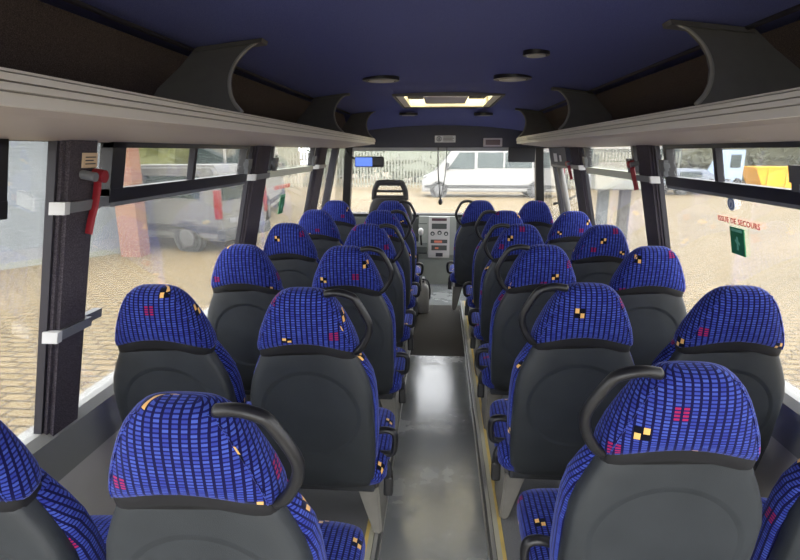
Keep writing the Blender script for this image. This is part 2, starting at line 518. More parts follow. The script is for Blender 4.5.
obj('window_frame', bm, M['frame'], w1)
struct('wall_front', B(box, -1.2, 1.24, 6.40, 6.48, -.05, .79), M['dash_d'])
bm = bmesh.new()
box(bm, -.012, .012, 5.775, 5.795, 1.30, 1.56)
# pillars between the side windows
def pillar(sg, y0, y1, d=.034, lab=None, name='wall_pillar'):
    bm = bmesh.new()
    wbox(bm, sg, y0, y1, ZS - .03, 1.56, -.012, d)
    bmesh.ops.bevel(bm, geom=[e for e in bm.edges], offset=.012, segments=2, affect='EDGES')
    o = struct(name, bm, M['pillar'])
    bm = bmesh.new()
    wbox(bm, sg, y0 - .010, y0 + .006, ZS - .02, 1.56, -.012, .012)
    wbox(bm, sg, y1 - .006, y1 + .010, ZS - .02, 1.56, -.012, .012)
    obj('window_seal', bm, M['pillar_dark'], o)
    return o
pillar(-1, 1.345, 1.48, name='wall_pillar_left_near')
pillar(-1, 2.81, 3.05, name='wall_pillar_left_middle')
pillar(-1, 4.31, 4.60, name='wall_pillar_left_far')
pillar(1, 1.35, 1.49, name='wall_pillar_right_near')
pillar(1, 2.72, 2.91, name='wall_pillar_right_middle')
pillar(1, 4.09, 4.36, name='wall_pillar_right_far')
# front door posts
for sg, nm in ((-1, 'left'), (1, 'right')):
    bm = bmesh.new()
    wbox(bm, sg, 5.02, 5.10, .66, 1.56, -.02, .04)
    struct('wall_doorpost_' + nm, bm, M['pillar_dark'])
    bm = bmesh.new(); wbox(bm, sg, 5.05, 6.38, .62, .80, -.03, .02)
    struct('trim_door_' + nm, bm, M['dash_d'])
# curved grab post and switch panel by the right front door
bm = bmesh.new(); tube(bm, [(xw(1, 1.40, .04), 4.82, 1.42), (xw(1, 1.3, .04), 4.74, 1.28), (xw(1, 1.1, .05), 4.66, 1.08), (xw(1, .8, .05), 4.60, .72)], .026, 10)
struct('trim_doorpost', bm, plain('mid_grey_post', (120, 118, 114), .5))
bm = bmesh.new(); wbox(bm, 1, 4.40, 5.05, 1.40, 1.56, 0, .06)
sp_ = struct('wall_switch_panel', bm, M['header'])
bm = bmesh.new(); wbox(bm, 1, 4.40, 5.05, 1.385, 1.402, 0, .065)
obj('edge_strip', bm, M['clamp'], sp_)
for k, (ya, yb, za, zb) in enumerate(((4.74, 4.86, 1.43, 1.50), (4.58, 4.64, 1.435, 1.485))):
    bm = bmesh.new(); wbox(bm, 1, ya, yb, za, zb, .058, .064)
    tag(obj('warning_sticker', bm, M['paper']), ['larger white sticker on the dark panel over the right front door',
        'smaller white sticker on the dark panel over the right front door'][k], 'sticker')

# side windows: glass bays with hopper frames
bays = {-1: [(YB, 1.345), (1.48, 2.81), (3.05, 4.31), (4.60, 5.03), (5.10, 6.70)],
        1: [(YB, 1.35), (1.49, 2.72), (2.91, 4.09), (4.36, 5.03), (5.10, 6.70)]}
k = 2
latches = []
for sg in (-1, 1):
    for bi, (y0, y1) in enumerate(bays[sg]):
        w = struct('window_%d' % k); k += 1
        bm = bmesh.new()
        hop = bi in (1, 2) or bi == 0
        zt = 1.56 if bi < 4 else 1.56
        if bi == 4:      # front door glass, cut by the slope of the windscreen
            vs = []
            for d in (-.012, -.018):
                vs.append([(xw(sg, z, d), y, z) for (y, z) in ((5.1, .78), (6.30, .78), (5.78, 1.56), (5.1, 1.56))])
            hexa(bm, vs[0] + vs[1])
        elif hop:
            wbox(bm, sg, y0, y1, ZS, 1.365, -.018, -.012)
        else:
            wbox(bm, sg, y0, y1, ZS, zt, -.018, -.012)
        obj('pane', bm, M['glass'], w)
        if not hop: continue
        if bi == 1: fy0, fy1 = (1.565, 2.735) if sg < 0 else (1.50, 2.60)
        elif bi == 2: fy0, fy1 = y0 + .08, y1 - .10
        else: fy0, fy1 = YB, 1.17
        bm = bmesh.new()
        wbox(bm, sg, y0, fy0, 1.365, 1.56, -.018, -.012)
        wbox(bm, sg, fy1, y1, 1.365, 1.56, -.018, -.012)
        obj('side_pane', bm, M['glass'], w)
        bm = bmesh.new()
        light = bi == 2
        t = .05 if not light else .05
        wbox(bm, sg, fy0, fy1, 1.365, 1.365 + .042, -.02, .022)
        if not light:
            wbox(bm, sg, fy0, fy1, 1.53, 1.56, -.02, .02)
            wbox(bm, sg, fy0, fy0 + (.07 if sg < 0 else .035), 1.38, 1.56, -.02, .02)
            wbox(bm, sg, fy1 - .035, fy1, 1.38, 1.56, -.02, .02)
            obj('hopper_frame', bm, M['frame'], w)
        else:
            obj('hopper_rail', bm, M['rail'], w)
            bm = bmesh.new()
            wbox(bm, sg, fy0, fy0 + .03, 1.40, 1.56, -.02, .02)
            wbox(bm, sg, fy1 - .03, fy1, 1.40, 1.56, -.02, .02)
            obj('hopper_frame', bm, M['frame'], w)
        if bi == 1:
            bm = bmesh.new(); wbox(bm, sg, 2.125, 2.15, 1.40, 1.54, -.01, .015, 0)
            obj('hopper_divider', bm, M['pillar_dark'], w)
            bm = bmesh.new(); wbox(bm, sg, fy0 + .01, fy1 - .01, 1.352, 1.365, -.01, .022)
            obj('drip_edge', bm, M['clamp'], w)
        bm = bmesh.new(); wbox(bm, sg, fy0 + .02, fy1 - .02, 1.40, 1.545, -.012, -.006)
        obj('hopper_pane', bm, M['hglass'], w)
        if bi == 0: continue
        for ly in ((fy1 - .03, fy0 + .04) if bi == 2 else (fy1 - .02,) + ((1.63,) if (sg > 0 and bi == 1) else ())):
            bm = bmesh.new()
            wbox(bm, sg, ly - .03, ly + .03, 1.43, 1.48, .02, .04)
            wbox(bm, sg, ly - .015, ly + .02, 1.405, 1.44, .02, .04)
            wbox(bm, sg, ly - .045, ly - .028, 1.445, 1.465, .02, .048)
            obj('latch', bm, M['latch'], w)

# clamps round the pillars
def clamp(sg, y0, y1, z, lab, end=True, h=.029):
    bm = bmesh.new(); wbox(bm, sg, y0, y1, z - h / 2, z + h / 2, .02, .046)
    wbox(bm, sg, y1 - .002, y1 + .09, z - h / 2, z + h / 2, -.005, .02)
    o = tag(obj('pillar_clamp', bm, M['clamp']), lab, 'bracket')
    bm = bmesh.new(); wbox(bm, sg, y0 - .008, y0 + .012, z - h / 2 - .002, z + h / 2 + .002, .005, .050)
    obj('clamp_end', bm, M['clamp_w'], o)
clamp(-1, 1.335, 1.485, 1.372, 'upper grey clamp across the nearest left window pillar, behind the red strap')
clamp(-1, 1.335, 1.485, 1.01, 'lower grey clamp across the nearest left window pillar')
clamp(-1, 2.805, 3.055, 1.383, 'pale clamp across the second left window pillar')
clamp(-1, 4.305, 4.605, 1.395, 'small pale clamp across the farthest left window pillar')
clamp(1, 2.715, 2.915, 1.383, 'pale clamp across the nearest right window pillar')
clamp(1, 4.085, 4.365, 1.40, 'small pale clamp across the right pillar beside the front door')

# red emergency straps
def strap(sg, y, z, L, lab):
    t = thing('emergency_hammer_strap', lab, 'strap', (xw(sg, z, .03), y, z))
    bm = bmesh.new()
    def q(dy, dz, d=.05): return (xw(sg, z + dz, d) - xw(sg, z, .03), dy, dz)
    tube(bm, [q(.0, .0), q(.012, -.02), q(.008, -L * .45), q(-.005, -L * .75), q(-.012, -L)], .012, 8, flat=.6)
    disc(bm, q(.005, .0, .075), (sg, 0, .2), .018, .018, .03, 16)
    obj('red_strap', bm, M['red'], t, smooth='auto')
    bm = bmesh.new(); disc(bm, q(-.035, .0, .075), (sg, 0, .2), .013, .013, .04, 12)
    obj('holder', bm, M['clamp'], t)
strap(-1, 1.445, 1.45, .16, 'red emergency hammer strap hanging on the nearest left pillar')
strap(1, 2.93, 1.45, .13, 'red strap hanging beside the nearest right window pillar')
strap(1, 4.38, 1.42, .12, 'red strap hanging by the right pillar next to the front door')
bm = bmesh.new(); wbox(bm, -1, 1.405, 1.465, 1.475, 1.515, .033, .039)
st = tag(obj('notice_label', bm, M['beige_label']), 'beige notice label above the red strap on the left pillar', 'label')
bm = bmesh.new()
for i in range(3): wbox(bm, -1, 1.413, 1.457 - .010 * (i % 2), 1.484 + i * .009, 1.487 + i * .009, .039, .0402)
obj('print', bm, M['ink'], st)

# window stickers
def text_obj(name, body, size, mat, mw, parent=None):
    cu = bpy.data.curves.new(name, 'FONT'); cu.body = body; cu.size = size; cu.extrude = .0006; cu.space_character = 1.15; cu.offset = .0004
    cu.align_x = 'CENTER'; cu.align_y = 'CENTER'
    o = bpy.data.objects.new(name, cu)
    C.objects.link(o)
    bpy.context.view_layer.update()
    me = bpy.data.meshes.new_from_object(o.evaluated_get(bpy.context.evaluated_depsgraph_get()))
    bpy.data.objects.remove(o)
    o = bpy.data.objects.new(name, me); me.materials.clear(); me.materials.append(mat)
    C.objects.link(o)
    o.matrix_world = mw
    if parent: o.parent = parent
    return o
def wall_matrix(sg, y, z, d=0.0):
    # text frame on the side wall as read from inside the bus
    up = Vector((-sg * .22, 0, 1)).normalized()
    rt = Vector((0, -sg, 0))
    nn = rt.cross(up)
    m = Matrix((rt, up, nn)).transposed().to_4x4()
    m.translation = Vector((xw(sg, z, d), y, z))
    return m
for sg, y, z, nm, fl in ((1, 2.055, 1.262, 'right', 1), (-1, 3.55, 1.285, 'left', 1)):
    t = text_obj('exit_lettering', 'ISSUE DE SECOURS', .030 if sg > 0 else .036, M['redtext'], wall_matrix(sg, y, z, -.008))
    tag(t, 'red lettering on the %s window above the green exit sticker' % nm, 'lettering')
    y0, y1, z0, z1 = (2.02, 2.115, 1.137, 1.24) if sg > 0 else (3.55, 3.65, 1.10, 1.23)
    bm = bmesh.new(); wbox(bm, sg, y0, y1, z0, z1, -.012, -.008)
    s = tag(obj('exit_sticker', bm, M['green']), 'green emergency exit sticker on the %s side window' % nm, 'sticker')
    bm = bmesh.new()
    wbox(bm, sg, y0 + .01, y1 - .01, z1 - .016, z1 - .006, -.008, -.0072)
    obj('caption_bar', bm, M['green_l'], s)
    ym = (y0 + y1) / 2
    bm = bmesh.new()
    pm = [(-.006, .018), (.006, .018), (.004, .040), (.016, .052), (.013, .058), (.005, .054), (.006, .064), (0, .070), (-.006, .064), (-.006, .054), (-.018, .044), (-.015, .038), (-.007, .044)]
    vs = [[bm.verts.new((xw(sg, z0 + b_, d_), ym + a_, z0 + b_)) for a_, b_ in pm] for d_ in (-.008, -.0072)]
    bm.faces.new(vs[0]); bm.faces.new(vs[1][::-1])
    for q in range(len(pm)): bm.faces.new((vs[0][q], vs[0][(q + 1) % len(pm)], vs[1][(q + 1) % len(pm)], vs[1][q]))
    obj('pictogram', bm, M['green_l'], s)
bm = bmesh.new()
c = Vector((xw(1, 1.328, -.008), 2.087, 1.328))
disc(bm, c, (-1, 0, -.22), .026, .026, .002, 24)
s = tag(obj('round_sticker', bm, plain('pale_blue_label', (196, 204, 216), .6)), 'round pale sticker on the right window over the red lettering', 'sticker')
bm = bmesh.new(); annulus(bm, c + Vector((-.0015, 0, -.0003)), (-1, 0, -.22), .017, .021, .001, 24)
box(bm, c.x - .003, c.x - .002, c.y - .004, c.y + .004, c.z - .012, c.z + .01)
obj('print', bm, M['bluegrey'], s)

# ------------------------------------------------------------------ luggage racks
def rack(sg, xe, yend, brk, side):
    t = thing('luggage_rack', 'overhead luggage rack with pale ridged edge along the %s side' % side, 'luggage rack', (0, 0, 0))
    t.location = (sg * xe, 2.0, 1.6)
    off = Vector(t.location)
    def mk(name, bm, mat, **k):
        bmesh.ops.translate(bm, verts=bm.verts, vec=-off)
        return obj(name, bm, mat, t, **k)
    xo = xw(sg, 1.545, .002)
    # shelf, its tip tapers round towards the front
    bm = bmesh.new()
    rings = []
    for y in [YB, 1, 3, yend - .5, yend - .25, yend - .1, yend - .03, yend]:
        q = max(0, (y - (yend - .5)) / .5)
        e = xe + (abs(xo) - xe) * .55 * (1 - math.sqrt(max(0, 1 - q ** 2.6)))
        rings.append([(sg * e, y, 1.588), (sg * e, y, 1.612), (xo, y, 1.60), (xo, y, 1.545), (sg * (e + .05), y, 1.575)])
    rings_to_mesh(bm, rings)
    mk('shelf', bm, M['rack_under'])
    bm = bmesh.new(); bg = bmesh.new()
    for (za, zb, o_) in ((1.583, 1.601, .006), (1.604, 1.614, .012), (1.617, 1.627, .012), (1.630, 1.634, .006)):
        rr = []
        for y in [YB, 1, 3, yend - .5, yend - .25, yend - .1, yend - .03, yend]:
            q = max(0, (y - (yend - .5)) / .5)
            e = xe + (abs(xo) - xe) * .55 * (1 - math.sqrt(max(0, 1 - q ** 2.6)))
            rr.append([(sg * (e - o_), y, za), (sg * (e - o_), y, zb), (sg * (e + .012), y, zb), (sg * (e + .012), y, za)])
        rings_to_mesh(bm, rr)
    rr = []
    for y in [YB, 1, 3, yend - .5, yend - .25, yend - .1, yend - .03, yend]:
        q = max(0, (y - (yend - .5)) / .5)
        e = xe + (abs(xo) - xe) * .55 * (1 - math.sqrt(max(0, 1 - q ** 2.6)))
        rr.append([(sg * (e - .001), y, 1.59), (sg * (e - .001), y, 1.632), (sg * (e + .010), y, 1.632), (sg * (e + .010), y, 1.59)])
    rings_to_mesh(bg, rr)
    mk('edge_trim', bm, M['rack_edge']); mk('edge_core', bg, M['groove'])
    for yb in brk:
        zc = lambda x: cz(x, yb) - .002
        prof = [(xe + .02, 1.645), (xe + .045, 1.67), (xe + .066, 1.70), (xe + .082, 1.74), (xe + .086, 1.78), (xe + .078, 1.82), (xe + .055, 1.86), (xe + .02, zc(xe) - .012),
                (xe + .02, zc(xe)), (xe + .24, zc(xe + .24)), (xe + .27, 1.80), (abs(xo) - .05, 1.72), (abs(xo) - .03, 1.60), (xe + .02, 1.60)]
        bm = bmesh.new()
        prism(bm, [(sg * x, z) for x, z in prof], 'y', yb, yb + .018)
        x0_, x1_ = xe + .005, xe + .23
        prism(bm, [(sg * x0_, zc(x0_) - .016), (sg * x1_, zc(x1_) - .016), (sg * x1_, zc(x1_)), (sg * x0_, zc(x0_))], 'y', yb - .012, yb + .05)
        tl = lambda bm: [setattr(v.co, 'y', v.co.y + (v.co.z - 1.64) * .9) for v in bm.verts]
        tl(bm)
        b = mk('bracket', bm, M['gusset'])
        bm = bmesh.new()
        tube(bm, [(sg * x, yb - .002, z) for x, z in [(xe + .01, 1.638)] + prof[1:8]], .006, 6)
        tl(bm); bmesh.ops.translate(bm, verts=bm.verts, vec=-off)
        obj('bracket_edge', bm, M['gusset_edge'], b, smooth=True)
rack(-1, .62, 5.45, (1.72, 3.50, 5.05), 'left')
rack(1, .66, 5.20, (1.53, 3.22, 4.85), 'right')

# ------------------------------------------------------------------ ceiling fittings
def ceiling_disc(x, y, r, lab, name, cat, grp=None):
    z = cz(x, y)
    t = thing(name, lab, cat, (x, y, z), group=grp)
    bm = bmesh.new(); annulus(bm, (0, 0, -.016), (0, 0, 1), r * .8, r, .022, 32)
    obj('rim', bm, M['black'], t, smooth='auto')
    bm = bmesh.new(); disc(bm, (0, 0, -.020), (0, 0, 1), r * .70, r * .84, .022, 32)
    obj('grille', bm, M['gusset_edge'], t)
ceiling_disc(-.35, 3.20, .105, 'round dark ceiling speaker left of the centre line, behind the roof hatch', 'ceiling_speaker', 'speaker')
ceiling_disc(.39, 3.17, .105, 'round dark ceiling speaker on the right, behind the roof hatch', 'ceiling_speaker', 'speaker')
ceiling_disc(.39, 2.41, .055, 'small round dark ceiling fitting, nearest one on the right', 'ceiling_vent', 'ceiling fitting')
ceiling_disc(-.32, 5.36, .09, 'low round dark ceiling fitting, ahead of the hatch on the left', 'ceiling_lamp', 'ceiling fitting')
ceiling_disc(.40, 5.36, .09, 'low round dark ceiling fitting, ahead of the hatch on the right', 'ceiling_lamp', 'ceiling fitting')

# roof hatch
t = thing('roof_hatch', 'cream framed roof hatch letting daylight through the dark blue ceiling', 'roof hatch', (.035, 4.43, 1.93))
def hb(bm, x0, x1, y0, y1, z0, z1, bev=0): box(bm, x0 - .035, x1 - .035, y0 - 4.43, y1 - 4.43, z0 - 1.93, z1 - 1.93, bev)
bm = bmesh.new()
for a in ((HX0, HX0 + .06, HY0, HY1), (HX1 - .06, HX1, HY0, HY1), (HX0, HX1, HY0, HY0 + .05), (HX0, HX1, HY1 - .06, HY1)):
    hb(bm, a[0], a[1], a[2], a[3], 1.915, 2.02, .004)
obj('frame', bm, M['cream'], t)
bm = bmesh.new()
for a in ((HX0 - .02, HX0, HY0 - .02, HY1 + .02), (HX1, HX1 + .02, HY0 - .02, HY1 + .02), (HX0, HX1, HY0 - .02, HY0), (HX0, HX1, HY1, HY1 + .02)):
    hb(bm, a[0], a[1], a[2], a[3], 1.908, 1.94, .003)
obj('trim', bm, M['gusset'], t)
m = N('frosted_hatch'); tl = m.n('ShaderNodeBsdfTranslucent'); tl.inputs[0].default_value = (1, .95, .80, 1)
M['frost'] = m.done(tl.outputs[0])
bm = bmesh.new(); hb(bm, HX0, HX1, HY0, HY1, 2.02, 2.028)
obj('skylight_panel', bm, M['frost'], t)
bm = bmesh.new(); hb(bm, -.15, .21, 4.42, 5.06, 1.935, 1.985, .01)
obj('fan_housing', bm, M['hgrey'], t)
bm = bmesh.new(); hb(bm, -.06, .13, 4.30, 4.37, 1.935, 1.975, .01)
for sx in (-1, 1): hb(bm, .035 + sx * .26 - .07, .035 + sx * .26 + .07, 4.62, 4.78, 1.95, 1.99, .01)
hb(bm, -.30, .38, 4.68, 4.71, 1.965, 1.975)
obj('handle', bm, M['black'], t)

# header sign and clock
bm = bmesh.new(); box(bm, -.065, .145, 5.592, 5.601, 1.605, 1.672)
s = tag(obj('notice_sign', bm, M['paper']), 'white notice with a round symbol on the dark header', 'sign')
bm = bmesh.new(); annulus(bm, (-.022, 5.5925, 1.64), (0, -1, 0), .018, .025, .002, 24)
box(bm, -.028, -.016, 5.590, 5.592, 1.627, 1.652)
for i in range(4): box(bm, .02, .13 - .014 * (i % 2), 5.590, 5.592, 1.617 + i * .013, 1.622 + i * .013)
obj('print', bm, M['ink'], s)
t = thing('header_clock', 'small dark display with a grey rim on the header', 'display', (.52, 5.6, 1.605))
bm = bmesh.new(); box(bm, -.095, .095, -.018, 0, -.042, .042, .006); obj('rim', bm, M['hgrey'], t)
bm = bmesh.new(); box(bm, -.073, .073, -.022, -.017, -.026, .026); obj('screen', bm, M['display'], t)

# rear view mirror, sun visor, hanging cords
t = thing('rear_view_mirror', 'rear view mirror with bluish glass at top left of the windscreen', 'mirror', (-.74, 5.60, 1.41), R(8))
bm = bmesh.new(); box(bm, -.155, .155, 0, .04, -.055, .055, .02); obj('housing', bm, M['black'], t)
bm = bmesh.new(); box(bm, -.145, .03, -.004, .001, -.045, .045); obj('mirror_glass', bm, M['mirror'], t)
bm = bmesh.new(); tube(bm, [(-.12, .03, .02), (-.2, .04, .06), (-.24, .06, .14)], .012, 8); obj('arm', bm, M['black'], t)
bm = bmesh.new(); box(bm, .68, .95, 5.57, 5.61, 1.41, 1.56, .01)
tag(obj('sun_visor', bm, M['pan']), 'dark folded sun visor at top right of the windscreen', 'sun visor')
bm = bmesh.new(); tube(bm, [(-.03, 5.66, 1.56), (-.025, 5.67, 1.3), (.0, 5.68, 1.02)], .006, 6)
tube(bm, [(.06, 5.66, 1.56), (.05, 5.67, 1.3), (.005, 5.68, 1.02)], .004, 6)
o = tag(obj('hanging_cord', bm, M['frame']), 'thin dark cord hanging in the middle of the windscreen', 'cord')
bm = bmesh.new(); loft(bm, [(1.03, .008, 0, .008, 2), (1.02, .02, 0, .02, 2), (.99, .024, 0, .024, 2), (.965, .012, 0, .012, 2)], lambda x, y, s: (x + .003, 5.68 + y, s), 12)
obj('weight', bm, M['black'], o)
bm = bmesh.new(); box(bm, -.02, .08, 5.755, 5.77, 1.18, 1.575)
# ------------------------------------------------------------------ dashboard
t = thing('dashboard', 'grey dashboard with silver centre console under the windscreen', 'dashboard', (0, 6.2, 0))
def db(x0, x1, y0, y1, z0, z1, bev=.0):
    bm = bmesh.new(); box(bm, x0, x1, y0 - 6.2, y1 - 6.2, z0, z1, bev); return bm
bm = bmesh.new()
prism(bm, [(-.05, .42), (-.10, .55), (-.06, .76), (.02, .80), (.14, .80), (.14, .42)], 'x', -1.1, 1.12)
obj('fascia', bm, M['dash_d'], t)
obj('top_pad', db(-1.05, 1.07, 6.16, 6.31, .79, .806, .006), M['band'], t)
bm = bmesh.new()
prism(bm, [(-.13, 0), (-.15, .30), (-.19, .36), (-.11, .79), (.14, .79), (.14, 0)], 'x', -.24, .19)
obj('centre_stack', bm, M['dash'], t)
bm = bmesh.new()
prism(bm, [(-.205, .33), (-.205, .36), (-.135, .79), (-.10, .79), (-.12, .33)], 'x', -.125, .115)
obj('console_face', bm, M['silver'], t)
def face(x0, x1, z0, z1, mat, name, par=t, o=.012):
    # thin block on the sloping console face
    def yy(z): return -.205 + (z - .36) / .43 * .07
    bm = bmesh.new()
    P = []
    for z in (z0, z1):
        for (x, d) in ((x0, -o), (x1, -o), (x1, .006), (x0, .006)): P.append((x, yy(z) + d, z))
    hexa(bm, P)
    return obj(name, bm, mat, par)
face(-.09, .08, .745, .775, M['display'], 'clock_display')
face(-.09, .08, .655, .715, M['dash_d'], 'radio')
for x in (-.08, 0, .075):
    z = .60 if x else .61
    bm = bmesh.new(); disc(bm, (x, -.19 + (z - .36) / .43 * .07, z), (0, -1, .1), .027, .024, .03, 16)
    k_ = obj('dial', bm, M['dash_d'], t)
    bm = bmesh.new(); disc(bm, (x, -.222 + (z - .36) / .43 * .07, z), (0, -1, .1), .012, .012, .004, 12); obj('dial_mark', bm, M['silver'], k_)
face(-.1, .09, .495, .535, M['dash_d'], 'button_row'); face(-.06, .03, .50, .525, M['orange'], 'hazard_buttons', o=.016)
face(-.09, .085, .415, .47, M['dash_d'], 'switch_panel'); face(-.05, -.01, .43, .45, M['orange'], 'switch_light', o=.016)
face(-.04, .04, .345, .385, M['frame'], 'socket_recess')
for x in (-.19, .32):
    bm = bmesh.new(); disc(bm, (x, -.09, .68), (0, -1, .15), .055, .05, .03, 20)
    v_ = obj('air_vent', bm, M['dash'], t)
    bm = bmesh.new()
    for i in range(4): box(bm, x - .045, x + .045, -.128, -.12, .645 + i * .02, .652 + i * .02)
    obj('vent_slats', bm, M['frame'], v_)
obj('glove_box', db(.26, .95, 6.085, 6.15, .46, .60, .02), M['dash'], t)
bm = bmesh.new(); tube(bm, [(-.20, -.22, .45), (-.21, -.27, .56), (-.21, -.28, .62)], .012, 8); 
g_ = obj('gear_lever', bm, M['black'], t, smooth=True)
bm = bmesh.new(); loft(bm, [(.60, .012, 0, .012, 2), (.62, .028, 0, .028, 2), (.66, .03, 0, .03, 2), (.68, .012, 0, .012, 2)], lambda x, y, s: (x - .21, y - .28, s), 14)
obj('gear_knob', bm, M['silver'], g_, smooth=True)
bm = bmesh.new(); prism(bm, [(-.16, .36), (-.30, .40), (-.30, .47), (-.12, .50)], 'x', -.28, -.14)
obj('gear_console', bm, M['dash_d'], t)

# steering wheel, hidden partly behind the driver's seat
bm = bmesh.new()
ang = R(35)
tube(bm, [(-.62 + .2 * math.cos(a), -.27 + .2 * math.sin(a) * math.sin(ang), .72 + .2 * math.sin(a) * math.cos(ang)) for a in [2 * PI * i / 24 for i in range(25)]], .014, 8, 1)
sw = obj('steering_wheel', bm, M['black'], t, smooth=True)
bm = bmesh.new(); tube(bm, [(-.81, -.27, .72), (-.62, -.25, .71), (-.43, -.27, .72)], .02, 8); tube(bm, [(-.62, -.27, .72), (-.62, -.04, .60)], .04, 8, 1)
obj('hub', bm, M['black'], sw)

# driver seat
t = thing('driver_seat', 'dark driver seat with two slots through its headrest', 'driver seat', (-.485, 5.15, 0))
bm = bmesh.new()
bb = lambda x, y, s: (x, y, s)
loft(bm, [(.50, .18, .10, .04, 3), (.55, .22, .08, .06, 3), (.9, .22, .02, .06, 3), (1.02, .19, 0, .055, 3), (1.075, .155, 0, .045, 3)], bb)
obj('backrest', bm, M['slat'], t, smooth='auto')
bm = bmesh.new()
out = [(-.155, 1.06), (-.15, 1.14), (-.125, 1.20), (-.095, 1.225), (.095, 1.225), (.125, 1.20), (.15, 1.14), (.155, 1.06)]
tube(bm, [(x, 0, z) for x, z in out], .026, 10)
box(bm, -.11, .11, -.02, .02, 1.195, 1.235, .008)
box(bm, -.13, .13, -.02, .02, 1.132, 1.155, .006)
box(bm, -.145, .145, -.02, .02, 1.06, 1.105, .008)
obj('headrest', bm, M['slat'], t, smooth='auto')
bm = bmesh.new(); loft(bm, [(.12, .2, .46, .05, 3), (.16, .24, .46, .07, 3), (.5, .24, .47, .07, 3), (.55, .2, .47, .04, 3)], lambda x, y, s: (x, s, y))
obj('seat_cushion', bm, M['slat'], t, smooth='auto')
obj('seat_base', B(box, -.2, .2, .12, .5, 0, .40, .02), M['pan'], t)
bm = bmesh.new(); tube(bm, [(.26, .0, .0), (.265, 0, .3), (.26, .02, .62)], .018, 8)
